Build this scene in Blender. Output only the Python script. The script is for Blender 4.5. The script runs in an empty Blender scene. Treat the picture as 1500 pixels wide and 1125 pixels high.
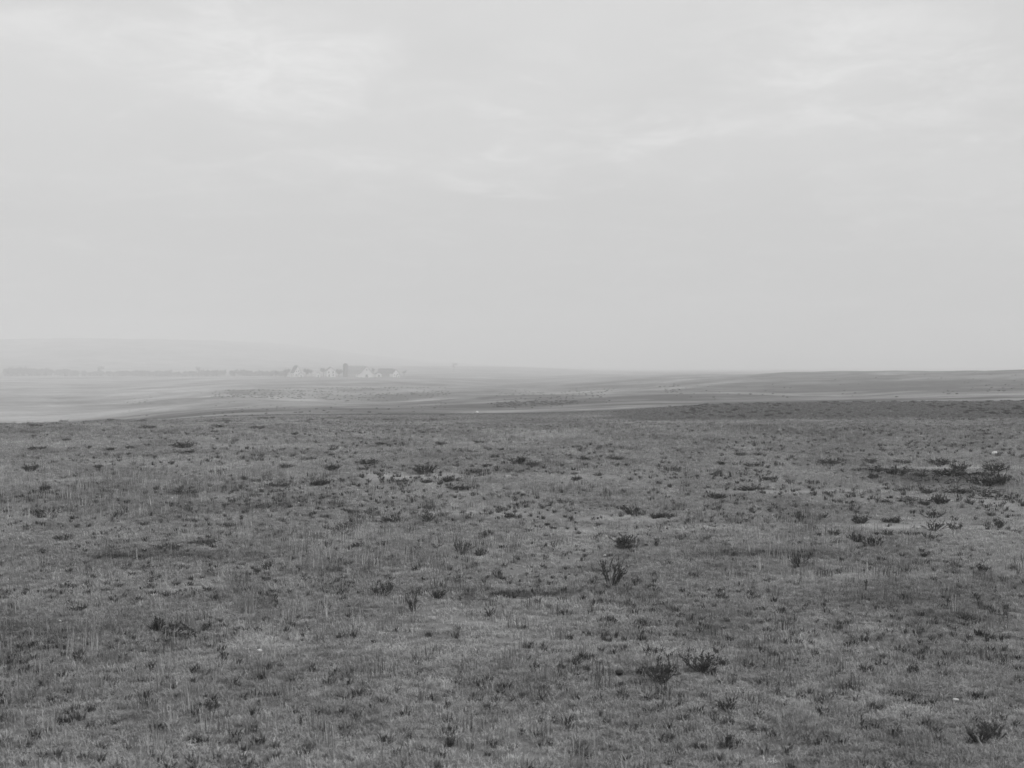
import bpy, bmesh, math, random
import numpy as np
from mathutils import Vector, Matrix, Euler

random.seed(7)
RNG = np.random.default_rng(11)
R = math.radians
scene = bpy.context.scene
C = scene.collection

# ------------------------------------------------------------------ camera
F = 1810.0            # focal length in units of 1/1500 frame width
CX, HV = 750.0, 538.0  # principal column, level row
EYE = 2.0
cam_d = bpy.data.cameras.new('camera')
cam_d.sensor_width = 36.0
cam_d.lens = 36.0 * F / 1500.0
cam_d.shift_y = -(562.5 - HV) / 1500.0
cam_d.clip_start = 0.1
cam_d.clip_end = 20000
cam_d.dof.use_dof = True
cam_d.dof.focus_distance = 17.0
cam_d.dof.aperture_fstop = 5.0
cam = bpy.data.objects.new('camera', cam_d)
cam.location = (0, 0, EYE)
cam.rotation_euler = (R(90), 0, 0)
C.objects.link(cam)
scene.camera = cam

# ------------------------------------------------------------------ sky and sun
SUN_EL, SUN_AZ = 42.0, 108.0     # azimuth clockwise from the view direction (+Y)
world = bpy.data.worlds.new('World')
scene.world = world
world.use_nodes = True
SKY_BASE, SKY_UP, SKY_CLOUD, SKY_BANK = 6.25, 3.9, 0.5, 0.8
wn, wl = world.node_tree.nodes, world.node_tree.links
wn.clear()
def N(nodes, t, **kw):
    n = nodes.new(t)
    for k, v in kw.items():
        setattr(n, k, v)
    return n
wo = N(wn, 'ShaderNodeOutputWorld')
bg = N(wn, 'ShaderNodeBackground')
bg.inputs['Strength'].default_value = 0.1
sky = N(wn, 'ShaderNodeTexSky', sky_type='NISHITA')
sky.sun_disc = False
sky.sun_elevation = R(SUN_EL)
sky.sun_rotation = R(SUN_AZ)
sky.dust_density = 5.0
sky.altitude = 600
bw = N(wn, 'ShaderNodeRGBToBW')
wl.new(sky.outputs[0], bw.inputs[0])
tc = N(wn, 'ShaderNodeTexCoord')
sep = N(wn, 'ShaderNodeSeparateXYZ')
wl.new(tc.outputs['Generated'], sep.inputs[0])
def M(nodes, links, op, a, b=None, c=None, clamp=False):
    n = N(nodes, 'ShaderNodeMath', operation=op)
    n.use_clamp = clamp
    for i, s in enumerate((a, b, c)):
        if s is None:
            continue
        if isinstance(s, (int, float)):
            n.inputs[i].default_value = s
        else:
            links.new(s, n.inputs[i])
    return n.outputs[0]
def wm(op, a, b=None, c=None, clamp=False):
    return M(wn, wl, op, a, b, c, clamp)
zc = wm('ADD', wm('MAXIMUM', sep.outputs[2], 0.0), 0.16)
comb = N(wn, 'ShaderNodeCombineXYZ')
wl.new(wm('DIVIDE', sep.outputs[0], zc), comb.inputs[0])
wl.new(wm('DIVIDE', sep.outputs[1], zc), comb.inputs[1])
comb.inputs[2].default_value = 3.7
def wnoise(scale, detail, rough, dist=0.0, off=(0, 0, 0)):
    mp = N(wn, 'ShaderNodeMapping')
    mp.inputs['Location'].default_value = off
    wl.new(comb.outputs[0], mp.inputs[0])
    n = N(wn, 'ShaderNodeTexNoise')
    n.inputs['Scale'].default_value = scale
    n.inputs['Detail'].default_value = detail
    n.inputs['Roughness'].default_value = rough
    n.inputs['Distortion'].default_value = dist
    wl.new(mp.outputs[0], n.inputs['Vector'])
    return n.outputs[0]
def smooth(nodes, links, s, a, b, lo=0.0, hi=1.0):
    m = N(nodes, 'ShaderNodeMapRange', interpolation_type='SMOOTHSTEP')
    for i, v in ((1, a), (2, b), (3, lo), (4, hi)):
        m.inputs[i].default_value = v
    links.new(s, m.inputs[0])
    return m.outputs[0]
n_big = wnoise(0.75, 7.0, 0.52, 0.3, (2.2, 0.4, 0.0))
n_mid = wnoise(2.6, 8.0, 0.6, 0.6, (5.1, 1.7, 0.0))
n_fin = wnoise(5.5, 8.0, 0.62, 0.4, (1.1, 7.7, 0.0))
cl = smooth(wn, wl, n_big, 0.40, 0.66)
# a few larger cloud banks, given by their bearing and height above the horizon
yy = wm('MAXIMUM', sep.outputs[1], 0.05)
BU = wm('MULTIPLY_ADD', wm('DIVIDE', sep.outputs[0], yy), F, CX)
BV = wm('MULTIPLY_ADD', wm('DIVIDE', sep.outputs[2], yy), -F, HV)
BU = wm('MULTIPLY_ADD', wm('SUBTRACT', n_mid, 0.5), 300.0, BU)
BV = wm('MULTIPLY_ADD', wm('SUBTRACT', n_mid, 0.5), 190.0, BV)
banks = None
for (u0, v0, rx, ry, amt, soft) in [(390, 100, 220, 85, 1.0, .8), (900, 200, 180, 42, .8, .9), (1300, 115, 260, 115, 1.0, .9), (450, 250, 230, 26, .45, 1.0),
                                    (720, 255, 95, 42, .6, .8), (1010, 165, 85, 45, .5, .8), (90, 60, 150, 50, .5, 1.0), (820, 145, 80, 24, .4, .9), (650, 85, 150, 60, -.35, 1.1), (1430, 60, 80, 22, -.35, 1.0),
                                    (1330, 300, 200, 60, .25, 1.1)]:
    dx = wm('DIVIDE', wm('SUBTRACT', BU, u0), rx)
    dy = wm('DIVIDE', wm('SUBTRACT', BV, v0), ry)
    q_ = wm('SQRT', wm('ADD', wm('MULTIPLY', dx, dx), wm('MULTIPLY', dy, dy)))
    k_ = wm('MULTIPLY', smooth(wn, wl, q_, 1.25, 1.25 - soft), amt)
    banks = k_ if banks is None else wm('ADD', banks, k_)
front = smooth(wn, wl, sep.outputs[1], 0.1, 0.5)
banks = wm('MULTIPLY', banks, wm('MULTIPLY', front, smooth(wn, wl, n_fin, 0.3, 0.68, 0.25, 1.5)))
up = wm('MAXIMUM', sep.outputs[2], 0.0)
# high overcast: brighter towards the zenith as an overcast sky is
veil = wm('MULTIPLY_ADD', up, SKY_UP, SKY_BASE)
veil = wm('MULTIPLY_ADD', cl, SKY_CLOUD, veil)
veil = wm('MULTIPLY_ADD', banks, SKY_BANK, veil)
veil = wm('MULTIPLY_ADD', smooth(wn, wl, n_fin, 0.48, 0.72), 0.3, veil)
mixs = wm('ADD', wm('MULTIPLY', veil, 0.9), wm('MULTIPLY', wm('MINIMUM', bw.outputs[0], 12.0), 0.1))
wl.new(mixs, bg.inputs['Color'])
wl.new(bg.outputs[0], wo.inputs[0])

sun_d = bpy.data.lights.new('sun', 'SUN')
sun_d.energy = 1.5
sun_d.angle = R(14)
sun_d.color = (1, 1, 1)
sun = bpy.data.objects.new('sun', sun_d)
sd = Vector((math.sin(R(SUN_AZ)) * math.cos(R(SUN_EL)), math.cos(R(SUN_AZ)) * math.cos(R(SUN_EL)), math.sin(R(SUN_EL))))
sun.rotation_euler = (-sd).to_track_quat('-Z', 'Y').to_euler()
sun.location = (60, 40, 120)
C.objects.link(sun)

vs = scene.view_settings
vs.view_transform = 'Standard'
vs.look = 'None'
vs.exposure = 0.0
vs.gamma = 1.0
vs.use_curve_mapping = False
cy = scene.cycles
cy.use_denoising = True
cy.denoiser = 'OPENIMAGEDENOISE'
cy.max_bounces = 8
cy.diffuse_bounces = 3
cy.volume_bounces = 5
cy.use_adaptive_sampling = False

# ------------------------------------------------------------------ helpers
def tag(o, label=None, cat=None, group=None, kind=None):
    if label: o['label'] = label
    if cat: o['category'] = cat
    if group: o['group'] = group
    if kind: o['kind'] = kind
    return o
def link(o, parent=None):
    C.objects.link(o)
    if parent is not None:
        o.parent = parent
    return o
def meshdata(name, v, f, mats, mi=None, smooth_=False):
    me = bpy.data.meshes.new(name)
    me.from_pydata([tuple(map(float, p)) for p in v], [], [tuple(map(int, q)) for q in f])
    for m in mats:
        me.materials.append(m)
    if mi is not None:
        me.polygons.foreach_set('material_index', np.asarray(mi, dtype=np.int32))
    if smooth_:
        me.polygons.foreach_set('use_smooth', np.ones(len(me.polygons), dtype=bool))
    me.update()
    return me
def obj(name, me, parent=None, loc=(0, 0, 0)):
    o = bpy.data.objects.new(name, me)
    o.location = loc
    return link(o, parent)
def empty(name, loc, rz=0.0):
    o = bpy.data.objects.new(name, None)
    o.location = loc
    o.rotation_euler = (0, 0, rz)
    o.empty_display_size = 0.2
    return link(o)

class MB:
    def __init__(s):
        s.v, s.f, s.m = [], [], []
    def face(s, pts, m=0):
        i = len(s.v)
        s.v += [tuple(p) for p in pts]
        s.f.append(tuple(range(i, i + len(pts))))
        s.m.append(m)
    def box(s, x0, x1, y0, y1, z0, z1, m=0):
        i = len(s.v)
        s.v += [(x, y, z) for z in (z0, z1) for y in (y0, y1) for x in (x0, x1)]
        for q in ((0, 2, 3, 1), (4, 5, 7, 6), (0, 1, 5, 4), (1, 3, 7, 5), (3, 2, 6, 7), (2, 0, 4, 6)):
            s.f.append(tuple(i + k for k in q))
            s.m.append(m)
    def prism(s, prof, y0, y1, m=0):      # profile in x,z extruded along y
        i, n = len(s.v), len(prof)
        s.v += [(x, y0, z) for x, z in prof] + [(x, y1, z) for x, z in prof]
        s.f.append(tuple(i + k for k in range(n)))
        s.f.append(tuple(i + n + k for k in reversed(range(n))))
        for k in range(n):
            j = (k + 1) % n
            s.f.append((i + j, i + k, i + n + k, i + n + j))
        s.m += [m] * (n + 2)
    def tube(s, pts, rads, n=4, m=0):
        base = len(s.v)
        for k, (p, r) in enumerate(zip(pts, rads)):
            p = Vector(p)
            a = Vector(pts[min(k + 1, len(pts) - 1)]) - Vector(pts[max(k - 1, 0)])
            a = a.normalized() if a.length > 1e-9 else Vector((0, 0, 1))
            u = a.orthogonal().normalized()
            w = a.cross(u)
            for q in range(n):
                t = 2 * math.pi * q / n
                s.v.append(tuple(p + (u * math.cos(t) + w * math.sin(t)) * r))
        for k in range(len(pts) - 1):
            for q in range(n):
                a0, a1 = base + k * n + q, base + k * n + (q + 1) % n
                s.f.append((a0, a1, a1 + n, a0 + n))
                s.m.append(m)
    def data(s, name, mats, smooth_=False):
        return meshdata(name, s.v, s.f, mats, s.m, smooth_)

# numpy value noise
_T = RNG.random((256, 256))
def vnoise(x, y):
    xi, yi = np.floor(x).astype(int), np.floor(y).astype(int)
    fx, fy = x - xi, y - yi
    fx, fy = fx * fx * (3 - 2 * fx), fy * fy * (3 - 2 * fy)
    a, b = _T[xi & 255, yi & 255], _T[(xi + 1) & 255, yi & 255]
    c, d = _T[xi & 255, (yi + 1) & 255], _T[(xi + 1) & 255, (yi + 1) & 255]
    return (a * (1 - fx) + b * fx) * (1 - fy) + (c * (1 - fx) + d * fx) * fy
def fbm(x, y, o=4, g=0.5):
    s, a, t = 0, 1, 0
    for k in range(o):
        s = s + a * vnoise(x * 2 ** k + 17.3 * k, y * 2 ** k + 9.1 * k)
        t += a
        a *= g
    return s / t            # 0..1
def sstep(x, a, b):
    t = np.clip((x - a) / (b - a), 0, 1)
    return t * t * (3 - 2 * t)

# ------------------------------------------------------------------ materials (all neutral: the photograph is black and white)
def mat(name, base, rough=0.9, var=0.0, scale=8.0, detail=4.0, bump=0.0, rand=0.0, attr=None, coord='Object'):
    m = bpy.data.materials.new(name)
    m.use_nodes = True
    nd, lk = m.node_tree.nodes, m.node_tree.links
    b = nd['Principled BSDF']
    b.inputs['Roughness'].default_value = rough
    b.inputs['Specular IOR Level'].default_value = 0.2
    val = N(nd, 'ShaderNodeValue').outputs[0]
    val.default_value = base
    t = N(nd, 'ShaderNodeTexCoord')
    nz = N(nd, 'ShaderNodeTexNoise')
    nz.inputs['Scale'].default_value = scale
    nz.inputs['Detail'].default_value = detail
    lk.new(t.outputs[coord], nz.inputs['Vector'])
    if var:
        f = M(nd, lk, 'MULTIPLY_ADD', nz.outputs[0], 2 * var, 1 - var)
        val = M(nd, lk, 'MULTIPLY', val, f)
    if rand:
        oi = N(nd, 'ShaderNodeObjectInfo')
        val = M(nd, lk, 'MULTIPLY', val, M(nd, lk, 'MULTIPLY_ADD', oi.outputs['Random'], 2 * rand, 1 - rand))
    if attr:
        at = N(nd, 'ShaderNodeAttribute', attribute_type='INSTANCER', attribute_name=attr)
        val = M(nd, lk, 'MULTIPLY', val, at.outputs['Fac'])
    cmb = N(nd, 'ShaderNodeCombineColor')
    for i in range(3):
        lk.new(val, cmb.inputs[i])
    lk.new(cmb.outputs[0], b.inputs['Base Color'])
    if bump:
        bp = N(nd, 'ShaderNodeBump')
        bp.inputs['Strength'].default_value = bump
        bp.inputs['Distance'].default_value = 0.03
        lk.new(nz.outputs[0], bp.inputs['Height'])
        lk.new(bp.outputs[0], b.inputs['Normal'])
    return m

M_grass = mat('dry_grass', 0.35, 0.8, var=0.6, scale=70, detail=1, rand=0.2, attr='tone')
M_stalk = mat('dry_stalk', 0.42, 0.8, rand=0.3, attr='tone')
M_forb = mat('low_forb', 0.085, 0.8, rand=0.35)
M_leaf = mat('brush_leaf', 0.072, 0.75, var=0.35, scale=14, rand=0.25)
M_leaf2 = mat('grey_brush_leaf', 0.09, 0.8, var=0.35, scale=14, rand=0.25)
M_rank = mat('rank_dark_grass', 0.21, 0.8, rand=0.3, attr='tone')
M_farleaf = mat('far_brush_leaf', 0.085, 0.8, rand=0.2)
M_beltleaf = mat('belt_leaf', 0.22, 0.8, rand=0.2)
M_twig = mat('brush_stem', 0.085, 0.85, var=0.3, scale=20)
M_deadtwig = mat('dead_stem', 0.22, 0.85, var=0.3, scale=20)
M_pale = mat('pale_stone', 0.62, 0.85, var=0.25, scale=30, bump=0.5)
M_grey = mat('grey_stone', 0.26, 0.9, var=0.35, scale=40, bump=0.6)
M_dung = mat('dried_dung', 0.045, 0.95, var=0.3, scale=60, bump=0.6)
M_white = mat('white_paint', 0.72, 0.7, var=0.08, scale=1.5)
M_greyw = mat('weathered_boards', 0.28, 0.85, var=0.15, scale=2)
M_roof = mat('shingle_roof', 0.10, 0.9, var=0.2, scale=1.2)
M_roofl = mat('worn_roof', 0.22, 0.9, var=0.2, scale=1.2)
M_dark = mat('dark_opening', 0.03, 0.4)
M_silo = mat('silo_staves', 0.08, 0.85, var=0.2, scale=1.0)
M_bark = mat('bark', 0.07, 0.9, var=0.2, scale=2)
M_tleaf = mat('tree_leaf', 0.085, 0.8, var=0.3, scale=0.8, rand=0.2)

# ------------------------------------------------------------------ terrain
# rolling land described by azimuth columns: (distance, visible row) surveyed off the photograph, turned into heights
COLS = {
 -350: [(47,615),(110,640),(340,611),(480,592),(560,579),(700,571),(950,559),(1200,550.5),(1400,545),(1650,531),(2100,500),(2700,502),(6000,524)],
   30: [(47,615),(110,640),(340,611),(480,592),(560,579),(700,571),(950,559),(1200,550.5),(1400,545),(1650,529),(2100,497),(2700,499),(6000,524)],
  130: [(47,615),(62,613),(120,622),(340,607),(470,592),(560,580),(720,570),(950,559),(1200,550.5),(1400,545),(1650,528),(2150,494.5),(2700,497),(6000,524)],
  330: [(40,629.5),(50,621.5),(62,615.5),(80,612),(110,609),(170,603.5),(250,594),(370,582),(450,573),(520,570),(680,560),(1000,551),(1400,544),(1650,529),(2350,496),(2900,498),(6000,524)],
  430: [(40,629.5),(50,621.5),(62,615),(80,610),(120,604.5),(180,600),(260,593),(350,587),(450,574),(520,568),(660,559),(900,551.8),(1150,546),(1400,540),(1800,532),(2900,503),(3400,505),(6000,526)],
  540: [(40,630),(50,622),(62,616),(80,610.5),(130,603.5),(200,598),(330,592.5),(360,590),(470,573),(540,565),(680,558),(900,552),(1150,545),(1500,536.5),(2000,537),(3600,519),(6000,530)],
  640: [(40,630),(50,622),(62,616.5),(80,611.5),(110,606.5),(170,599),(230,594),(320,587),(430,573),(520,568),(680,559),(930,551.5),(1200,545),(1600,536),(2100,537),(3800,531),(6000,533)],
  760: [(40,630),(50,622.5),(62,617),(80,612),(110,606),(150,600.5),(172,601),(205,592.5),(225,590.5),(300,583),(400,575),(520,569),(800,559.5),(1100,551),(1400,544),(1750,537),(2300,538),(3400,536),(6000,536)],
  900: [(40,630),(50,622.5),(62,618),(80,612),(105,603),(140,593.5),(200,588),(300,575),(450,565),(620,557),(800,551.5),(1100,547),(1800,544),(3000,541),(6000,538)],
 1020: [(40,629.5),(48,622),(60,618),(74,612),(92,600),(110,592),(190,588),(300,571),(430,560),(560,553.5),(700,548),(1000,547.5),(3000,541),(6000,538)],
 1150: [(40,629.5),(48,622),(60,618),(72,611),(86,599),(102,589.5),(190,587),(300,570),(400,555),(470,547),(560,547),(900,550),(3000,541),(6000,538)],
 1470: [(40,629.5),(48,622),(58,618),(70,610),(84,598),(98,588),(150,586),(250,570),(350,555),(420,543),(480,543),(800,548),(3000,541),(6000,538)],
 1850: [(40,629.5),(48,622),(58,618),(70,610),(84,597),(98,586),(150,585),(250,569),(350,553),(420,540),(480,540),(800,547),(3000,541),(6000,538)],
}
LR = np.linspace(math.log(20), math.log(6500), 260)
AZ = np.radians(np.linspace(-32, 32, 257))
_cu = sorted(COLS)
_tab = []
for u in _cu:
    a = math.atan((u - CX) / F)
    pts = [(20, EYE), ] + [(r, 0) for r, v in COLS[u]]
    rr = np.array([20.0, 32.0] + [r for r, v in COLS[u]])
    zz = np.array([0.0, 0.0] + [EYE - (v - HV) * r * math.cos(a) / F for r, v in COLS[u]])
    if COLS[u][0][0] == 47: zz[2] = 0.0
    _tab.append(np.interp(LR, np.log(rr), zz))
_tab = np.array(_tab)
_ca = np.array([math.atan((u - CX) / F) for u in _cu])
ZT = np.array([[0.0] * len(LR)] * len(AZ))
for j in range(len(LR)):
    ZT[:, j] = np.interp(AZ, _ca, _tab[:, j])
def blur(a, sig, ax):
    n = int(3 * sig) + 1
    k = np.exp(-0.5 * (np.arange(-n, n + 1) / sig) ** 2)
    k /= k.sum()
    pad = [(0, 0), (0, 0)]
    pad[ax] = (n, n)
    p = np.pad(a, pad, mode='edge')
    return np.apply_along_axis(lambda m: np.convolve(m, k, 'valid'), ax, p)
ZT = blur(blur(ZT, 1.3, 1), 5.0, 0)
def base_z(r, az):
    aw = (az + math.pi) % (2 * math.pi) - math.pi
    # beyond the surveyed sector the two edge profiles carry on and meet behind
    side = np.clip(aw, AZ[0], AZ[-1])
    ia = (side - AZ[0]) / (AZ[1] - AZ[0])
    il = np.clip((np.log(np.maximum(r, 20)) - LR[0]) / (LR[1] - LR[0]), 0, len(LR) - 1.001)
    i0 = np.clip(ia.astype(int), 0, len(AZ) - 2); fa = ia - i0
    j0 = il.astype(int); fl = il - j0
    z = (ZT[i0, j0] * (1 - fa) + ZT[i0 + 1, j0] * fa) * (1 - fl) + (ZT[i0, j0 + 1] * (1 - fa) + ZT[i0 + 1, j0 + 1] * fa) * fl
    return np.where(r < 20, 0.0, z) * (1 - sstep(np.abs(aw), 2.2, 3.1))
def ground_z(x, y):
    x = np.asarray(x, float); y = np.asarray(y, float)
    r = np.hypot(x, y)
    az = np.arctan2(x, y)
    z = base_z(r, az)
    z = z + (fbm(x * 0.12 + 3, y * 0.12, 3) - 0.5) * 0.16 * sstep(r, 3, 12) * (1 - sstep(r, 40, 60) * 0.6)
    z = z + (fbm(x * 1.1, y * 1.1 + 40, 3) - 0.5) * 0.06 * (1 - sstep(r, 30, 60))
    z = z + (fbm(x * 0.018 + 8, y * 0.018, 4) - 0.5) * 2.0 * sstep(r, 90, 400) * (1 - 0.5 * sstep(r, 900, 1500))
    z = z + (fbm(x * 0.030 + 5, y * 0.045 + 21, 3) - 0.5) * 1.7 * sstep(r, 110, 260) * (1 - sstep(r, 520, 760)) * (1 - 0.9 * np.exp(-((az - 0.006) / 0.075) ** 2) * (1 - sstep(r, 230, 300)))
    z = z + (fbm(x * 0.004 + 30, y * 0.004, 4) - 0.5) * 7.0 * sstep(r, 1400, 2200) * sstep(-az, -0.05, 0.12)
    return z
def pix(u, v, rmax=3000.0, rmin=3.5):
    """ground point seen at a photograph position (marches the sight line to the land)"""
    a = math.atan((u - CX) / F)
    r = np.exp(np.linspace(math.log(rmin), math.log(rmax), 3000))
    x, y = np.sin(a) * r, np.cos(a) * r
    zr = EYE - (v - HV) * y / F
    d = zr - ground_z(x, y)
    k = np.argmax(d < 0)
    if d[k] >= 0:
        k = len(r) - 1
    return float(x[k]), float(y[k]), float(ground_z(x[k], y[k])), F / y[k]
def at(u, r):
    a = math.atan((u - CX) / F)
    x, y = math.sin(a) * r, math.cos(a) * r
    return x, y, float(ground_z(x, y))

# ground tone, vegetation colour plus painted slope shade: 0 dark sward .. 1 bare pale soil
PATCH = []     # bare or worn patches (x, y, half-length x, half-length y, amount)
for (u, v, wu, dv, amt) in [
    (640, 752, 120, 6, .45), (600, 700, 60, 4, .5), (1300, 771, 110, 5, .38), (1395, 686, 130, 2.0, .6), (700, 696, 170, 3, .3),
    (830, 780, 130, 7, .3), (1040, 775, 90, 5, .35), (1010, 955, 60, 10, .35), (960, 958, 22, 8, .5), (745, 915, 140, 16, .2),
    (1300, 1020, 130, 18, .3), (1180, 940, 60, 6, .35), (880, 760, 160, 4, .25), (1240, 845, 120, 7, .3), (380, 940, 60, 12, .25),
    (100, 703, 60, 2, .4), (1200, 720, 160, 3, .3), (550, 925, 90, 12, .22), (648, 1003, 14, 8, .5), (1180, 1035, 30, 16, .4),
    (1300, 1045, 50, 14, .35), (820, 1060, 60, 10, .25), (1440, 705, 40, 2, .5)]:
    x, y, z, s = pix(u, v)
    PATCH.append((x, y, wu / s, max(0.12, dv * y * y / (F * EYE)), amt))
HOLLOW = []
for (u, v, wu, dv, amt) in [(790, 870, 170, 5, .5), (1400, 905, 60, 6, .4), (1130, 812, 160, 5, .4), (230, 815, 160, 7, .35), (300, 740, 180, 6, .2), (1330, 1020, 80, 12, .3), (100, 830, 120, 8, .2), (1400, 703, 130, 14, .35), (1330, 745, 130, 10, .18), (1380, 870, 140, 30, .12), (80, 900, 100, 60, .10)]:
    x, y, z, s = pix(u, v)
    HOLLOW.append((x, y, wu / s, max(0.12, dv * y * y / (F * EYE)), amt))
def tone(x, y):
    x = np.asarray(x, float); y = np.asarray(y, float)
    r = np.hypot(x, y)
    az = np.arctan2(x, y)
    u = CX + F * np.tan(np.clip(az, -1.2, 1.2))
    n1 = fbm(x * 0.10 + 50, y * 0.055 + 7, 4)
    n2 = fbm(x * 0.55, y * 0.35 + 90, 4)
    n3 = fbm(x * 2.4 + 4, y * 1.7, 3)
    t = 0.39 + (n1 - 0.5) * 0.28 + (n2 - 0.5) * 0.62 + (n3 - 0.5) * 0.45
    for (px, py, sx, sy, amt) in PATCH:
        q = ((x - px) / sx) ** 2 + ((y - py) / sy) ** 2
        t = t + amt * np.exp(-q * (1.2 + 1.2 * (n2 - 0.5))) * (0.5 + 1.0 * n3)
    for (px, py, sx, sy, amt) in HOLLOW:
        q = ((x - px) / sx) ** 2 + ((y - py) / sy) ** 2
        t = t - amt * np.exp(-q) * (0.4 + 1.2 * n3)
    t = t - 0.10 * sstep(r, 28, 48)
    # farther land: pasture, stubble and dusty fields in long strips of their own colour, two slopes with shade painted in
    far = sstep(r, 55, 110)
    n4 = fbm(x * 0.012 + 3, y * 0.03 + 5, 4)
    n5 = fbm(x * 0.05 + 13, y * 0.08 + 5, 4)
    n6 = fbm(x * 0.03 + 40, y * 0.022 + 15, 5, .6)
    right0 = sstep(u, 860, 960)
    tf = 0.30 + (n4 - 0.5) * 0.7 + (n5 - 0.5) * 1.1 + (n6 - 0.5) * 1.1
    left = 1 - sstep(u, 250, 600)
    tf = tf - 0.24 * (1 - sstep(r, 150, 430)) * (1 - 0.5 * right0) * (1 - 0.6 * left)
    tf = tf + (fbm(x * 0.11 + 2, y * 0.16 + 44, 4, .6) - 0.5) * 0.9 * sstep(r, 70, 120) * (1 - sstep(r, 500, 800))
    tf = tf + 0.26 * left * sstep(r, 100, 300)
    tf = tf + 0.35 * np.exp(-((r - 340) / 40) ** 2) * (1 - sstep(u, 120, 330))
    tf = tf + 0.35 * np.exp(-((r - 960) / 35) ** 2) * (1 - sstep(u, 350, 560))
    right = sstep(u, 860, 960)
    tf = tf + 0.10 * right * np.exp(-((r - 185) / 50) ** 2) - 0.06 * right
    tf = tf - 0.15 * right * np.exp(-((r - 330) / 30) ** 2)
    mid = sstep(u, 600, 730) * (1 - sstep(u, 800, 910))
    tf = tf + 0.18 * mid * np.exp(-((r - 150) / 20) ** 2) - 0.8 * mid * np.exp(-((r - 206) / 20) ** 2)
    tf = tf - 0.25 * np.exp(-((u - 400) / 70) ** 2) * np.exp(-((r - 420) / 40) ** 2) - 0.2 * np.exp(-((u - 610) / 60) ** 2) * np.exp(-((r - 400) / 50) ** 2)  # shade on two hill slopes, painted into the ground tone
    t = t * (1 - far) + tf * far
    t = t - 0.42 * right * sstep(r, 63, 72) * (1 - sstep(r, 98, 118)) * (0.6 + 0.8 * n5) + 0.10 * right * np.exp(-((r - 60) / 2.5) ** 2)
    return np.clip(t, 0, 1)

# the ground: one sheet to the horizon
rads = np.exp(np.arange(0, math.log(6000), 0.0135))
azs = np.concatenate([np.radians(np.arange(-28, 28, 0.11)), np.radians(np.arange(28, 332, 2.0))])
nr, na = len(rads), len(azs)
rg, ag = np.meshgrid(rads, azs, indexing='ij')
gx, gy = rg * np.sin(ag), rg * np.cos(ag)
gz = ground_z(gx.ravel(), gy.ravel())
verts = np.column_stack([gx.ravel(), gy.ravel(), gz])
verts = np.vstack([verts, [[0, 0, 0.0]]])
ii, jj = np.meshgrid(np.arange(nr - 1), np.arange(na), indexing='ij')
j2 = (jj + 1) % na
quads = np.stack([ii * na + jj, (ii + 1) * na + jj, (ii + 1) * na + j2, ii * na + j2], -1).reshape(-1, 4)[:, ::-1]
cen = nr * na
tris = np.array([[cen, (j + 1) % na, j] for j in range(na)])
me = bpy.data.meshes.new('ground')
nq, nt = len(quads), len(tris)
me.vertices.add(len(verts)); me.vertices.foreach_set('co', verts.ravel())
me.loops.add(nq * 4 + nt * 3)
me.loops.foreach_set('vertex_index', np.concatenate([quads.ravel(), tris.ravel()]).astype(np.int32))
me.polygons.add(nq + nt)
me.polygons.foreach_set('loop_start', np.concatenate([np.arange(nq) * 4, nq * 4 + np.arange(nt) * 3]).astype(np.int32))
me.polygons.foreach_set('use_smooth', np.ones(nq + nt, dtype=bool))
me.update(calc_edges=True)
ta = me.attributes.new('tone', 'FLOAT', 'POINT')
ta.data.foreach_set('value', np.append(tone(gx.ravel(), gy.ravel()), 0.4).astype(np.float32))
gm = bpy.data.materials.new('prairie_ground')
gm.use_nodes = True
nd, lk = gm.node_tree.nodes, gm.node_tree.links
b = nd['Principled BSDF']
b.inputs['Roughness'].default_value = 0.95
b.inputs['Specular IOR Level'].default_value = 0.1
at_ = N(nd, 'ShaderNodeAttribute', attribute_name='tone')
gc = N(nd, 'ShaderNodeTexCoord')
def gnoise(sc, det, rough=0.55):
    n = N(nd, 'ShaderNodeTexNoise')
    n.inputs['Scale'].default_value = sc
    n.inputs['Detail'].default_value = det
    n.inputs['Roughness'].default_value = rough
    lk.new(gc.outputs['Object'], n.inputs['Vector'])
    return n.outputs[0]
fine = gnoise(34, 6, 0.65)
clod = gnoise(7.0, 5, 0.6)
wide = gnoise(0.35, 6, 0.6)
field = gnoise(0.022, 7, 0.65)
alb = M(nd, lk, 'MULTIPLY_ADD', at_.outputs['Fac'], 0.26, 0.07)
k1 = M(nd, lk, 'MULTIPLY_ADD', fine, 0.9, 0.55)
k2 = M(nd, lk, 'MULTIPLY_ADD', clod, 0.6, 0.70)
k3 = M(nd, lk, 'MULTIPLY_ADD', wide, 0.8, 0.60)
k4 = M(nd, lk, 'MULTIPLY_ADD', field, 1.2, 0.40)
alb = M(nd, lk, 'MULTIPLY', M(nd, lk, 'MULTIPLY', M(nd, lk, 'MULTIPLY', alb, k1), k4), M(nd, lk, 'MULTIPLY', k2, k3))
cmb = N(nd, 'ShaderNodeCombineColor')
for i in range(3):
    lk.new(alb, cmb.inputs[i])
lk.new(cmb.outputs[0], b.inputs['Base Color'])
bp = N(nd, 'ShaderNodeBump')
bp.inputs['Strength'].default_value = 0.8
bp.inputs['Distance'].default_value = 0.025
lk.new(M(nd, lk, 'ADD', fine, M(nd, lk, 'MULTIPLY', clod, 1.5)), bp.inputs['Height'])
lk.new(bp.outputs[0], b.inputs['Normal'])
me.materials.append(gm)
ground = obj('ground', me)
tag(ground, 'rolling dry prairie of short grass and bare soil', 'ground', kind='structure')

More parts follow.
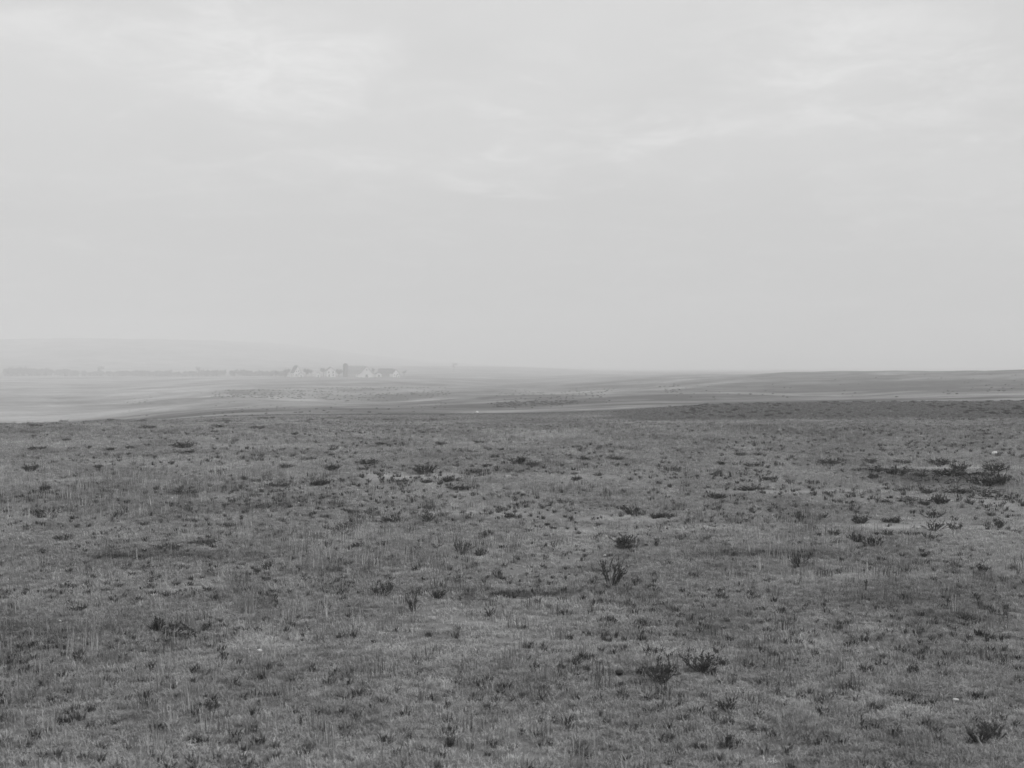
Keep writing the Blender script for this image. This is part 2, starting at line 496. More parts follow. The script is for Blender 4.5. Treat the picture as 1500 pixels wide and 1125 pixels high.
# ------------------------------------------------------------------ grass and other uncountable cover (instanced tufts)
def blade(mb, x, y, h, w, lean, a, m=0, bend=0.5):
    dx, dy = math.cos(a), math.sin(a)
    px, py = -dy * w / 2, dx * w / 2
    l1, l2 = lean * 0.35 * h, lean * h
    z1, z2 = h * 0.55, h * (1 - bend * lean * 0.4)
    p = [(x - px, y - py, -0.01), (x + px, y + py, -0.01),
         (x + dx * l1 + px * .8, y + dy * l1 + py * .8, z1), (x + dx * l1 - px * .8, y + dy * l1 - py * .8, z1),
         (x + dx * l2, y + dy * l2, z2)]
    i = len(mb.v)
    mb.v += p
    mb.f += [(i, i + 1, i + 2, i + 3), (i + 3, i + 2, i + 4)]
    mb.m += [m, m]
def protos(name, n, fn, mats):
    col = bpy.data.collections.new(name)
    for k in range(n):
        mb = MB()
        fn(mb, random.Random(100 + k))
        o = bpy.data.objects.new('%s_%02d' % (name, k), mb.data(name, mats))
        col.objects.link(o)
    return col
def f_short(mb, q):
    for _ in range(26):
        a, rr = q.uniform(0, 6.28), q.uniform(0, 0.055)
        blade(mb, rr * math.cos(a), rr * math.sin(a), q.uniform(.025, .075), q.uniform(.003, .006), q.uniform(.1, .9), a + q.uniform(-.8, .8))
def f_matt(mb, q):      # flattened dry blades lying over each other
    for _ in range(24):
        a, rr = q.uniform(0, 6.28), q.uniform(0, 0.08)
        blade(mb, rr * math.cos(a), rr * math.sin(a), q.uniform(.02, .05), q.uniform(.003, .006), q.uniform(1.0, 2.2), q.uniform(0, 6.28))
def f_stems(mb, q):
    for _ in range(9):
        a, rr = q.uniform(0, 6.28), q.uniform(0, 0.07)
        blade(mb, rr * math.cos(a), rr * math.sin(a), q.uniform(.08, .19), q.uniform(.0025, .0045), q.uniform(.0, .35), q.uniform(0, 6.28))
def f_forb(mb, q):
    for _ in range(16):
        a, rr = q.uniform(0, 6.28), q.uniform(0, 0.03)
        blade(mb, rr * math.cos(a), rr * math.sin(a), q.uniform(.02, .06), q.uniform(.006, .013), q.uniform(.2, 1.3), a + q.uniform(-.5, .5))
def scatter(name, pts, z, rot, scl, ton, kind, col, label, cat):
    me = bpy.data.meshes.new(name)
    n = len(pts)
    me.vertices.add(n)
    me.vertices.foreach_set('co', np.column_stack([pts, z]).ravel())
    for nm, arr, ty in (('rot', rot, 'FLOAT'), ('scl', scl, 'FLOAT'), ('tone', ton, 'FLOAT'), ('pick', kind, 'INT')):
        at2 = me.attributes.new(nm, ty, 'POINT')
        at2.data.foreach_set('value', np.asarray(arr, dtype=np.float32 if ty == 'FLOAT' else np.int32))
    me.update()
    o = obj(name, me)
    tag(o, label, cat, kind='stuff')
    ng = bpy.data.node_groups.new(name + '_scatter', 'GeometryNodeTree')
    ng.interface.new_socket('Geometry', in_out='INPUT', socket_type='NodeSocketGeometry')
    ng.interface.new_socket('Geometry', in_out='OUTPUT', socket_type='NodeSocketGeometry')
    g = ng.nodes
    gi, go = g.new('NodeGroupInput'), g.new('NodeGroupOutput')
    ip = g.new('GeometryNodeInstanceOnPoints')
    ci = g.new('GeometryNodeCollectionInfo')
    ci.inputs['Collection'].default_value = col
    ci.inputs['Separate Children'].default_value = True
    ci.inputs['Reset Children'].default_value = True
    def na_(nm, ty):
        k = g.new('GeometryNodeInputNamedAttribute')
        k.data_type = ty
        k.inputs['Name'].default_value = nm
        return [s for s in k.outputs if s.enabled and s.name == 'Attribute'][0]
    L = ng.links
    L.new(gi.outputs[0], ip.inputs['Points'])
    L.new(ci.outputs[0], ip.inputs['Instance'])
    ip.inputs['Pick Instance'].default_value = True
    L.new(na_('pick', 'INT'), ip.inputs['Instance Index'])
    cx = g.new('ShaderNodeCombineXYZ')
    L.new(na_('rot', 'FLOAT'), cx.inputs[2])
    L.new(cx.outputs[0], ip.inputs['Rotation'])
    L.new(na_('scl', 'FLOAT'), ip.inputs['Scale'])
    L.new(ip.outputs[0], go.inputs[0])
    md = o.modifiers.new('scatter', 'NODES')
    md.node_group = ng
    return o
def wedge(r0, r1, dens, half=29.0):
    a = math.radians(half)
    n = int(dens * a * (r1 * r1 - r0 * r0))
    r = np.sqrt(RNG.uniform(r0 * r0, r1 * r1, n))
    t = RNG.uniform(-a, a, n)
    return np.column_stack([r * np.sin(t), r * np.cos(t)])

# ------------------------------------------------------------------ brush and weeds: unit plants (height 1, width 1)
def leafq(mb, p, d, ln, w, q, m=1):
    d = Vector(d).normalized()
    s = d.cross(Vector((q.uniform(-1, 1), q.uniform(-1, 1), q.uniform(-.3, 1)))).normalized() * w
    p = Vector(p)
    mb.face([p, p + d * ln * .5 + s, p + d * ln, p + d * ln * .5 - s], m)
def plant(seed, nst, spread, leaf, nleaf, bare=0.25, curve=0.3, thick=0.018, flat=0.0, branch=2, stub=0.0, lw=1.0, align=0.6):
    q = random.Random(seed)
    st, fo = MB(), MB()
    def shoot(p0, d, ln, rad, depth):
        pts = [Vector(p0)]
        dd = Vector(d).normalized()
        ns = 4
        for k in range(ns):
            dd = (dd + Vector((q.uniform(-1, 1), q.uniform(-1, 1), q.uniform(-.4, .5))) * curve * .5 + Vector((0, 0, -flat * .35))).normalized()
            pn = pts[-1] + dd * ln / ns
            if pn.z < 0.02: pn.z = 0.02
            pts.append(pn)
        st.tube(pts, [rad * (1 - .8 * k / ns) for k in range(ns + 1)], 3)
        for _ in range(nleaf):
            t = q.uniform(bare, 1.0) * ns
            k = min(int(t), ns - 1)
            pp = pts[k].lerp(pts[k + 1], t - k)
            ld = dd * q.uniform(.4, 1.6) * align * 1.6 + Vector((q.uniform(-1, 1), q.uniform(-1, 1), q.uniform(-.3, 1)))
            leafq(fo, pp, ld, leaf * q.uniform(.6, 1.3), leaf * q.uniform(.18, .34) * lw, q, 0)
        if depth > 0:
            for _ in range(branch):
                t = q.uniform(.3, .85) * ns
                k = min(int(t), ns - 1)
                bd = dd + Vector((q.uniform(-1, 1), q.uniform(-1, 1), q.uniform(-.2, .7))) * .9
                shoot(pts[k].lerp(pts[k + 1], t - k), bd, ln * q.uniform(.3, .55), rad * .6, depth - 1)
    for _ in range(nst):
        a = q.uniform(0, 6.28)
        tilt = spread * math.sqrt(q.random())
        rr = q.uniform(0, .12) + stub * q.random()
        shoot((rr * math.cos(a), rr * math.sin(a), -0.03), (math.sin(tilt) * math.cos(a), math.sin(tilt) * math.sin(a), math.cos(tilt)),
              q.uniform(.6, 1.0) * (0.75 if spread > 1 else 1), thick, 1 if branch else 0)
    # normalise to width 1, height 1
    v = np.array(st.v + fo.v)
    wx = max(np.percentile(np.abs(v[:, 0]), 98), np.percentile(np.abs(v[:, 1]), 98)) * 2
    hz = np.percentile(v[:, 2], 99)
    for mb in (st, fo):
        mb.v = [(x / wx, y / wx, z / hz) for x, y, z in mb.v]
    return st, fo
KINDS = {   # name -> (object name, variants, plant arguments, leaf material, stem material)
 'mound':  ('brush_clump', 5, dict(nst=52, spread=.95, leaf=.17, nleaf=10, bare=.2, branch=1, stub=.34, lw=.55, align=1.4), M_leaf, M_twig),
 'upright': ('bushy_weed', 5, dict(nst=24, spread=.9, leaf=.085, nleaf=24, bare=.2, branch=2, stub=.22, lw=.6, align=1.2), M_leaf, M_twig),
 'sparse': ('open_weed', 5, dict(nst=16, spread=1.05, leaf=.085, nleaf=16, bare=.3, lw=.7, branch=3, curve=.5, thick=.022), M_leaf2, M_twig),
 'tuft':   ('leafy_tuft', 4, dict(nst=20, spread=.75, leaf=.24, nleaf=6, bare=.1, branch=0, thick=.012, lw=.6, align=1.3), M_leaf, M_twig),
 'stalk':  ('weed_stalk', 4, dict(nst=3, spread=.22, leaf=.16, nleaf=9, bare=.15, branch=1, thick=.03), M_leaf, M_twig),
 'mat':    ('spreading_weed', 4, dict(nst=36, spread=1.45, leaf=.11, nleaf=10, bare=.2, branch=1, flat=.4, stub=.5), M_leaf2, M_twig),
}
PL = {}
for kn, (nm, nv, kw, lm, sm) in KINDS.items():
    PL[kn] = []
    for i in range(nv):
        st, fo = plant(hash(len(kn) * 31 + i) % 9999 + 5, **kw)
        whole = MB()
        whole.v = st.v + fo.v
        whole.f = st.f + [tuple(k + len(st.v) for k in f) for f in fo.f]
        whole.m = [0] * len(st.f) + [1] * len(fo.f)
        PL[kn].append((st.data('stem', [sm]), fo.data('foliage', [lm]), whole.data(nm, [sm, lm])))

LABEL = {   # how each kind looks
 'mound': 'dark rounded brush clump', 'upright': 'upright bushy weed of several stems', 'sparse': 'open straggly branching weed',
 'tuft': 'compact leafy tuft', 'stalk': 'single thin weed stalk', 'mat': 'flat spreading weed patch'}
PLURAL = {'mound': 'dark rounded brush clumps', 'upright': 'upright bushy weeds', 'sparse': 'open straggly weeds', 'tuft': 'compact leafy tufts', 'stalk': 'thin weed stalks', 'mat': 'flat weed patches'}
def zone(u, v):
    if v < 645: return 'at the rim of the pasture where the land drops'
    if u > 1260 and 665 < v < 728: return 'in the thicket along the bare lip'
    if u > 1190 and 728 <= v <= 802: return 'around the worn streak below the thicket'
    if v < 666: return 'just inside the pasture rim'
    if v < 700: return 'in the loose brush belt across the pasture'
    if v < 770: return 'on worn pasture next to the brush belt'
    if v < 860: return 'in cropped grass between brush belt and dark hollow'
    if v < 900: return 'along the long dark hollow'
    return 'in the matted grass by the scattered stones'
BREAKS = {'mound': (.28, .45), 'upright': (.11, .17), 'sparse': (.09, .13), 'tuft': (.05, .09), 'stalk': (.05, .5), 'mat': (.3, .5)}
SIZEW = {'stalk': ('short', 'tall', 'tall')}
def describe(kind, u, v, W, H):
    k = (H if kind in ('upright', 'sparse', 'stalk') else W)
    b0, b1 = BREAKS[kind]
    sz = SIZEW.get(kind, ('small', 'middling', 'large'))[0 if k < b0 else (1 if k < b1 else 2)]
    l = sz + ' ' + LABEL[kind] + ' ' + zone(u, v)
    return l, sz + ' ' + PLURAL[kind] + ' ' + zone(u, v)
count = {}
SPOT = []
def clear_of_plants(P):
    ok = np.ones(len(P), bool)
    for (x, y, rad) in SPOT:
        ok &= ((P[:, 0] - x) / rad) ** 2 + ((P[:, 1] - y + rad * .35) / (rad * 1.1)) ** 2 > 1
    return ok
def put(u, v, w, h, kind, label=None, dark=None):
    x, y, z, s = pix(u, v)
    W, H = max(w, 4) * (1.4 if kind in ('upright', 'sparse') and h >= 9 else 1.18) / s, max(h, 2.5) * 1.1 / s
    i = count.get(kind, 0); count[kind] = i + 1
    nm = KINDS[kind][0]
    st, fo, whole = PL[kind][i % len(PL[kind])]
    q = random.Random(int(u * 7 + v * 13))
    big = h >= 12
    loc = (x, y, z - 0.006)
    if kind != 'stalk': SPOT.append((x, y, W * .33 + .02))
    sc = (W * q.uniform(.95, 1.15), W * q.uniform(.8, 1.2), H * q.uniform(.95, 1.1))
    if big:
        e = empty(nm, loc, q.uniform(0, 6.28))
        e.scale = sc
        obj('stem', st, e)
        obj('foliage', fo, e)
    else:
        e = obj(nm, whole, None, loc)
        e.rotation_euler = (0, 0, q.uniform(0, 6.28))
        e.scale = sc
    l, g = describe(kind, u, v, W, H)
    tag(e, label or l, 'plant' if kind in ('tuft', 'mat') else ('shrub' if kind == 'mound' else 'weed'), None if label else g)
    return e

mounds = [(93,619,12,4),(53,625,20,4),(216,628,20,5),(320,627,18,5),(314,634,10,4),(378,629,21,5),(431,637,12,4),(50,640,8,3),(97,646,12,4),
 (270,656,32,8),(55,659,24,5),(129,658,10,5),(190,658,12,5),(162,660,14,4),(215,653,10,3),(487,660,11,4),(276,664,15,4),(419,686,15,6),(486,689,26,9),
 (44,691,22,11),(144,686,12,5),(64,720,18,9),(270,724,30,7),(469,711,33,9),(409,713,30,6),(539,680,28,7),(622,695,28,12),(558,652,14,4),(647,652,18,5),
 (702,649,14,4),(690,663,12,4),(758,680,31,10),(697,693,20,6),(713,684,15,5),(782,683,18,7),(876,697,12,5),(843,705,18,7),(657,707,16,10),(904,674,25,5),
 (857,674,25,5),(985,690,28,6),(975,758,26,7),(962,759,14,7),(1057,681,14,5),(1101,684,20,6),(1214,680,33,8),(1275,677,18,5),(1320,679,25,5),(1377,681,32,9),
 (1312,696,33,10),(1280,702,14,8),(1348,699,22,7),(1390,699,46,12),(1456,690,36,11),(1443,712,46,16),(1467,711,18,16),(1127,704,18,5),(1095,719,25,6),(1051,731,22,8),
 (1323,720,20,6),(1358,723,20,7),(1399,723,40,7),(1298,738,16,6),(1355,741,16,7),(1377,739,22,12),(1260,767,22,11),(1299,766,18,6),(1312,766,16,9),(1464,774,13,13),
 (1222,785,15,9),(1255,794,18,14),(1301,785,18,8),(1326,785,14,6),(1341,785,12,6),(627,746,12,6),(704,814,17,9),(749,760,18,8),(569,616,14,3),(635,616,10,3),
 (737,749,16,7),(1109,667,12,4),(1084,668,16,5),(672,718,28,7),(1416,909,24,9),(1325,878,20,10),(1269,985,18,12),(1440,840,18,11),(735,875,24,8),(641,877,24,13),
 (1405,693,18,15),(1190,709,18,6),(628,708,18,5),(589,707,18,5),(1339,984,14,10),(915,805,22,10)]
for m_ in mounds:
    put(*m_, 'mound')
ups = [(560,874,22,20),(570,868,9,19),(606,896,17,23),(896,857,34,31),(677,811,20,18),(1367,778,28,15),(1171,831,22,18),(928,755,22,14),(627,764,16,12),(68,755,30,10),
 (171,758,14,10),(276,750,12,10),(497,780,16,11),(1400,777,18,11),(1281,800,20,14),(1366,759,26,11),(1421,740,12,11),(932,858,9,14),(481,802,12,10),(572,766,25,8),
 (757,747,11,8),(1100,751,10,8),(1139,761,10,8),(334,773,24,8),(93,792,22,8),(243,806,30,10),(303,798,35,8),(560,800,20,8),(525,801,15,8),(509,773,22,8),(1206,759,18,6),(1173,764,10,14)]
for m_ in ups:
    lb = None
    if m_[0] == 896: lb = 'largest upright bushy weed in the cropped grass, beside a slim dark stalk'
    if m_[0] == 606: lb = 'upright dark weed with a leaning crown at the end of a long dark hollow'
    if m_[1] == 874: lb = 'bushy dark weed sharing its base with a tall narrow shoot'
    if m_[0] == 570: lb = 'tall narrow leafy shoot rising out of a bushy dark weed'
    put(*m_, 'upright', lb)
sps = [(967,1001,32,34),(1028,986,36,26),(1054,976,20,9),(1067,1043,20,15),(234,924,20,18),(254,923,12,14),(311,1043,15,15),(1435,1088,26,24),(1456,1082,22,22),(1282,1040,16,10),
 (823,982,9,12),(860,985,8,11),(915,802,26,17),(390,835,10,12),(314,881,10,10),(119,894,12,8),(1109,1072,25,9),(1362,791,15,10),(730,847,12,12),(708,789,9,11),(1025,1097,16,10),(1066,1097,17,11),
 (1246,1009,20,7),(1371,1072,16,9),(884,939,10,7),(1351,816,12,7),(218,833,28,6),(155,817,45,6)]
for m_ in sps:
    lb = None
    if m_[0] == 967: lb = 'open branching dark weed beside a bare pale patch and a wide thicket of stems'
    if m_[0] == 1028: lb = 'wide thicket of thin upright dark stems in short grass'
    if m_[0] == 234: lb = 'straggly weed standing behind the sprawling fallen weed'
    if m_[0] == 1435: lb = 'coarse branching weed with a forked stem among long lying stalks'
    if m_[0] == 1067: lb = 'straggly weed growing beside the pale boulder with a dark stem'
    put(*m_, 'sparse', lb)
tfs = [(716,904,17,13),(329,968,13,13),(167,1061,18,8),(174,861,10,7),(119,968,8,4),(177,992,10,5),(193,1003,9,6),(292,1037,9,8),(334,1043,8,6),(657,1037,9,10),(652,1096,6,8),(692,1097,9,8),
 (721,1069,6,5),(105,841,10,5),(137,847,12,5),(221,853,12,6),(616,794,11,6),(951,786,7,5),(1127,799,10,5),(1125,853,10,7),(1427,955,7,4),(534,751,18,4),(796,744,14,5),(777,757,10,5),
 (61,808,10,5),(477,835,12,5),(1014,761,8,4),(1011,753,8,4),(1044,772,14,4),(1093,766,12,6),(1221,1011,9,5),(244,935,14,7),(165,766,8,6),(328,744,10,6),(441,736,16,6),(373,676,12,6),
 (105,715,14,5),(147,710,12,4),(173,710,12,4),(165,696,12,4),(94,701,12,4),(558,706,12,7),(746,692,14,6),(669,684,15,5),(841,695,14,4),(823,695,8,4),(733,660,10,4),(1115,705,10,5),
 (1155,707,12,5),(1332,740,14,5),(1285,734,10,5),(1442,728,14,5),(1226,796,14,5),(774,780,18,5),(639,803,16,6),(757,820,20,5),(518,634,8,3)]
for m_ in tfs:
    lb = None
    if m_[0] == 716: lb = 'round dark leafy tuft alone on pale cropped grass'
    if m_[0] == 329: lb = 'dark leafy tuft growing near the two white stones'
    put(*m_, 'tuft', lb)
for m_ in [(404,891,7,17),(1262,1069,8,21),(1268,865,8,14),(387,703,6,6),(810,808,7,13),(1157,1096,6,10),(217,1037,6,8),(55,910,5,9),(1427,955,4,6),(100,885,6,9),(451,700,5,8)]:
    put(*m_, 'stalk')
for m_ in [(394,743,55,6),(155,867,20,5),(246,872,24,6),(1155,774,14,3),(750,874,60,6),(820,872,50,5),(690,880,60,6),(782,861,30,6),(527,757,14,3),(1060,812,60,5),(1150,815,70,5),(200,818,60,5),(610,871,24,10),(1300,691,80,8),(1375,706,90,8),(1430,722,80,8),(1350,735,70,6),(1438,697,70,10),(1460,730,50,8)]:
    put(*m_, 'mat')

# the sprawling fallen weed: long stems lying over the grass from one crown
def sprawl():
    q = random.Random(5)
    x, y, z, s = pix(262, 937)
    e = empty('sprawling_weed', (x, y, z))
    st, fo = MB(), MB()
    runs = [(-.05, .02, .36, .02, .02), (-.05, .02, .34, .10, .05), (-.05, .02, .24, .16, .06), (-.06, .03, -.22, .03, .03), (-.05, .03, .12, .14, .09), (-.05, .03, -.12, .1, .08), (-.05, .02, .2, -.03, .012), (-.05, .02, .3, .05, .07)]
    for (x0, y0, x1, y1, h) in runs:
        pts = []
        for k in range(9):
            t = k / 8
            pts.append((x0 + (x1 - x0) * t * .55 + q.uniform(-.008, .008), y0 + (y1 - y0) * t + q.uniform(-.008, .008), .008 + h * math.sin(math.pi * min(t * 1.15, 1)) + q.uniform(0, .006)))
        st.tube(pts, [.0035 * (1 - .6 * k / 8) for k in range(9)], 4)
        for _ in range(46):
            t = q.uniform(.12, 1) * 7.99
            k = int(t)
            leafq(fo, Vector(pts[k]).lerp(Vector(pts[k + 1]), t - k), (q.uniform(-1, 1), q.uniform(-1, 1), q.uniform(-.1, 1)), q.uniform(.012, .028), q.uniform(.003, .007), q, 0)
    obj('stem', st.data('stem', [M_twig]), e)
    obj('foliage', fo.data('foliage', [M_leaf]), e)
    tag(e, 'sprawling dark weed whose long stems lie over the cropped grass', 'weed')
sprawl()
# long dead stalks lying in the grass
def lying(u0, v0, u1, v1, label, rad=.003):
    a, b_ = pix(u0, v0), pix(u1, v1)
    mb = MB()
    q = random.Random(int(u0))
    n = 8
    pts = []
    for k in range(n + 1):
        t = k / n
        px, py = a[0] + (b_[0] - a[0]) * t, a[1] + (b_[1] - a[1]) * t
        pts.append((px - a[0] + q.uniform(-.004, .004), py - a[1], float(ground_z(px, py)) - a[2] + .02 + .03 * math.sin(math.pi * t)))
    mb.tube(pts, [rad * (1 - .5 * k / n) for k in range(n + 1)], 5)
    o = obj('dead_stalk', mb.data('dead_stalk', [M_deadtwig]), None, a[:3])
    tag(o, label, 'stalk')
lying(1372, 1070, 1402, 1098, 'long pale dead stalk lying in the grass beside a forked weed')
lying(335, 1029, 356, 1026, 'short dead stalk lying by a small weed in open grass')
lying(1418, 1082, 1440, 1100, 'short dead stalk lying under the forked weed', .004)

# stones and dried dung
def stone_mesh(name, seed, flat, m):
    q = random.Random(seed)
    bm = bmesh.new()
    bmesh.ops.create_icosphere(bm, subdivisions=3, radius=0.5)
    o1 = Vector((q.uniform(0, 9), q.uniform(0, 9), q.uniform(0, 9)))
    from mathutils import noise
    for v in bm.verts:
        d = 1 + .28 * noise.noise(v.co * 2.2 + o1) + .12 * noise.noise(v.co * 6 + o1)
        v.co = v.co * d
        v.co.z *= flat
    me = bpy.data.meshes.new(name)
    bm.to_mesh(me); bm.free()
    me.materials.append(m)
    me.polygons.foreach_set('use_smooth', np.ones(len(me.polygons), dtype=bool))
    return me
def stone(u, v, w, label, m=M_pale, flat=.6, name='stone', cat='stone', group=None, seed=None):
    x, y, z, s = pix(u, v)
    W = w / s
    SPOT.append((x, y, W * .75 + .03))
    o = obj(name, stone_mesh(name, seed or int(u + v), flat, m), None, (x, y, z + W * flat * .22 + .012))
    o.scale = (W, W * .8, W)
    o.rotation_euler = (random.uniform(-.2, .2), random.uniform(-.2, .2), random.uniform(0, 6))
    tag(o, label, cat, group)
stone(380, 957, 8, 'small white stone, flatter and brighter of a pair in cropped grass')
stone(397, 974, 9, 'pale rounded stone, duller of a pair in cropped grass', M_grey)
stone(1457, 667, 9, 'largest white stone, standing alone beyond the brush thicket', flat=.85)
stone(1392, 681, 6, 'bright white stone at the foot of a brush clump on a bare lip')
stone(699, 605, 4.5, 'lone bright white rock on the pale slope below the dark hollow', flat=.8)
stone(737, 659, 4.5, 'pale grey stone half hidden beside a distant brush clump', M_grey)
stone(1400, 1029, 9, 'flat white stone chip lying in matted grass', flat=.35)
stone(886, 816, 5, 'small white stone near the largest upright weed')
stone(888, 788, 4, 'tiny pale stone in open cropped grass beyond the largest weed')
stone(742, 946, 8, 'pale flat stone on cropped grass in the open', M_grey, flat=.4)
stone(88, 913, 4, 'tiny bright white stone beside a short weed stalk')
stone(1048, 1046, 9, 'pale grey boulder resting against a short dark stem', M_grey, flat=.95)
put(1049, 1060, 11, 13, 'tuft', 'short dark leafy stem in front of the pale grey boulder')
stone(548, 943, 11, 'thin dark dried dung slab lying in pale cropped grass', M_dung, .28, 'dung_pat', 'dung')
stone(824, 900, 12, 'long dark dried dung slab at the edge of the dark hollow', M_dung, .28, 'dung_pat', 'dung')
stone(907, 990, 15, 'thick dark dried dung pat beside the open branching weed', M_dung, .42, 'dung_pat', 'dung')
stone(802, 770, 11, 'flat dark dried dung pat beyond the cropped hollow', M_dung, .3, 'dung_pat', 'dung')
stone(1285, 784, 7, 'small dark dung pat between two brush clumps', M_dung, .5, 'dung_pat', 'dung')
stone(947, 800, 7, 'small dark dung pat beyond a straggly weed', M_dung, .4, 'dung_pat', 'dung')

c_short = protos('grass_tuft', 6, f_short, [M_grass])
for k in range(4):
    mb = MB(); f_matt(mb, random.Random(300 + k))
    c_short.objects.link(bpy.data.objects.new('grass_tuft_%02d' % (6 + k), mb.data('grass_tuft', [M_grass])))
P = np.vstack([wedge(3.6, 9, 800), wedge(9, 16, 420), wedge(16, 30, 170), wedge(30, 60, 70), wedge(60, 110, 14, 27)])
tn = tone(P[:, 0], P[:, 1])
rr_ = np.hypot(P[:, 0], P[:, 1])
dn = fbm(P[:, 0] * 1.3 + 60, P[:, 1] * 1.3, 3)
keep = (RNG.random(len(P)) < np.clip(1.5 - 1.5 * tn + (dn - 0.5) * 1.8, 0.06, 1)) & clear_of_plants(P)
P, tn, rr_ = P[keep], tn[keep], rr_[keep]
S = RNG.uniform(0.38, 0.85, len(P)) * (1 + 0.6 * sstep(rr_, 12, 45) + 0.3 * sstep(rr_, 45, 100))
K = np.where(RNG.random(len(P)) < 0.45 + 0.3 * (1 - sstep(rr_, 8, 14)), RNG.integers(6, 10, len(P)), RNG.integers(0, 6, len(P)))
TN = np.clip(0.52 + 1.1 * tn + RNG.normal(0, 0.12, len(P)), 0.25, 1.9)
scatter('short_grass', P, ground_z(P[:, 0], P[:, 1]), RNG.uniform(0, 6.28, len(P)), S, TN, K, c_short,
        'short dry grass covering the near prairie', 'grass')
c_st = protos('stem_tuft', 5, f_stems, [M_stalk])
P = np.vstack([wedge(4, 12, 9), wedge(12, 24, 22), wedge(24, 46, 9)])
d2 = fbm(P[:, 0] * 0.35 + 6, P[:, 1] * 0.35 + 70, 3)
keep = RNG.random(len(P)) < sstep(d2, 0.42, 0.66)
P = P[keep]
rr_ = np.hypot(P[:, 0], P[:, 1])
scatter('dry_grass_stems', P, ground_z(P[:, 0], P[:, 1]), RNG.uniform(0, 6.28, len(P)), RNG.uniform(0.7, 1.2, len(P)),
        RNG.uniform(0.35, 1.1, len(P)), RNG.integers(0, 5, len(P)), c_st, 'thin upright dry stems standing above the short grass', 'grass')
# darker rank grass in ragged clumps
def f_rank(mb, q):
    for _ in range(26):
        a, rr = q.uniform(0, 6.28), q.uniform(0, 0.09)
        blade(mb, rr * math.cos(a), rr * math.sin(a), q.uniform(.05, .15), q.uniform(.003, .006), q.uniform(.05, .55), q.uniform(0, 6.28))
c_rk = protos('rank_tuft', 5, f_rank, [M_rank])
P = np.vstack([wedge(4, 12, 6), wedge(12, 26, 11), wedge(26, 70, 5)])
d2 = fbm(P[:, 0] * 0.8 + 16, P[:, 1] * 0.5 + 30, 4)
d3 = fbm(P[:, 0] * 0.14 + 3, P[:, 1] * 0.10 + 11, 2)
keep = RNG.random(len(P)) < sstep(d2 + (d3 - .5) * .5, 0.54, 0.66)
P = P[keep]
scatter('rank_grass', P, ground_z(P[:, 0], P[:, 1]), RNG.uniform(0, 6.28, len(P)), RNG.uniform(0.5, 1.1, len(P)),
        RNG.uniform(0.4, 1.0, len(P)), RNG.integers(0, 5, len(P)), c_rk, 'ragged darker rank grass in loose clumps over the pasture', 'grass')
# loose pebbles and clods on the soil
def f_peb(mb, q):
    n = 6
    for k, (zz, rr) in enumerate(((-.3, .5), (.15, .48), (.38, .25))):
        for i in range(n):
            t = 2 * math.pi * i / n
            mb.v.append((rr * math.cos(t) * q.uniform(.75, 1.2), rr * math.sin(t) * q.uniform(.6, 1.1), zz * q.uniform(.7, 1.1)))
    for k in range(2):
        for i in range(n):
            mb.f.append((k * n + i, k * n + (i + 1) % n, (k + 1) * n + (i + 1) % n, (k + 1) * n + i)); mb.m.append(0)
    mb.f.append(tuple(range(2 * n, 3 * n))); mb.m.append(0)
M_peb = mat('pebble', 0.30, 0.9, rand=0.3, attr='tone')
c_pb = protos('pebble', 5, f_peb, [M_peb])
P = np.vstack([wedge(3.6, 10, 26), wedge(10, 20, 7)])
P = P[RNG.random(len(P)) < sstep(tone(P[:, 0], P[:, 1]), .25, .7)]
scatter('loose_pebbles', P, ground_z(P[:, 0], P[:, 1]), RNG.uniform(0, 6.28, len(P)), RNG.gamma(2.2, 0.006, len(P)) + .005,
        RNG.uniform(0.25, 1.6, len(P)), RNG.integers(0, 5, len(P)), c_pb, 'loose pebbles and crumbs of soil on the bare patches', 'pebbles')
c_fb = protos('forb', 5, f_forb, [M_forb])
P = np.vstack([wedge(3.6, 12, 44), wedge(12, 24, 19), wedge(24, 80, 5.5)])
d2 = fbm(P[:, 0] * 0.7 + 26, P[:, 1] * 0.7 + 7, 3)
d3 = fbm(P[:, 0] * 0.16 + 33, P[:, 1] * 0.11 + 4, 2)
keep = RNG.random(len(P)) < sstep(d2 + (d3 - .5) * .7, 0.40, 0.74) * (1 - sstep(np.hypot(P[:, 0], P[:, 1]), 32, 80))
P = P[keep]
rr_ = np.hypot(P[:, 0], P[:, 1])
scatter('low_forbs', P, ground_z(P[:, 0], P[:, 1]), RNG.uniform(0, 6.28, len(P)), RNG.uniform(0.45, 1.2, len(P)) * (1 + 0.7 * sstep(rr_, 11, 30)),
        np.ones(len(P)), RNG.integers(0, 5, len(P)), c_fb, 'tiny dark leafy forbs scattered through the grass', 'ground cover')

# uncountable brush on the farther slopes and ridges
c_br = bpy.data.collections.new('far_brush_clump')
for i in range(5):
    fb = PL['mound'][i][2].copy()
    fb.materials.clear(); fb.materials.append(M_farleaf); fb.materials.append(M_farleaf)
    fb.transform(Matrix.Diagonal((1, 1, .34, 1)))
    c_br.objects.link(bpy.data.objects.new('far_brush_clump_%d' % i, fb))
bp_, bs_ = [], []
def brush(u0, u1, r0, r1, n, s0, s1, clump=.5):
    k = 0
    while k < n:
        u, r = random.uniform(u0, u1), random.uniform(r0, r1)
        a = math.atan((u - CX) / F)
        x, y = math.sin(a) * r, math.cos(a) * r
        sc = 30 / r
        if float(fbm(np.array([x * sc]), np.array([y * sc * .6]), 3)[0]) < clump + random.uniform(-.12, .12):
            k += .25
            continue
        bp_.append((x, y)); bs_.append(random.uniform(s0, s1)); k += 1
brush(1000, 1530, 72, 110, 330, .15, .6, .42)
brush(900, 1060, 80, 112, 60, .12, .4, .44)
brush(1150, 1530, 56, 76, 60, .15, .4, .4)
brush(690, 850, 190, 228, 190, .3, .9, .42)
brush(610, 910, 175, 245, 90, .2, .6, .42)
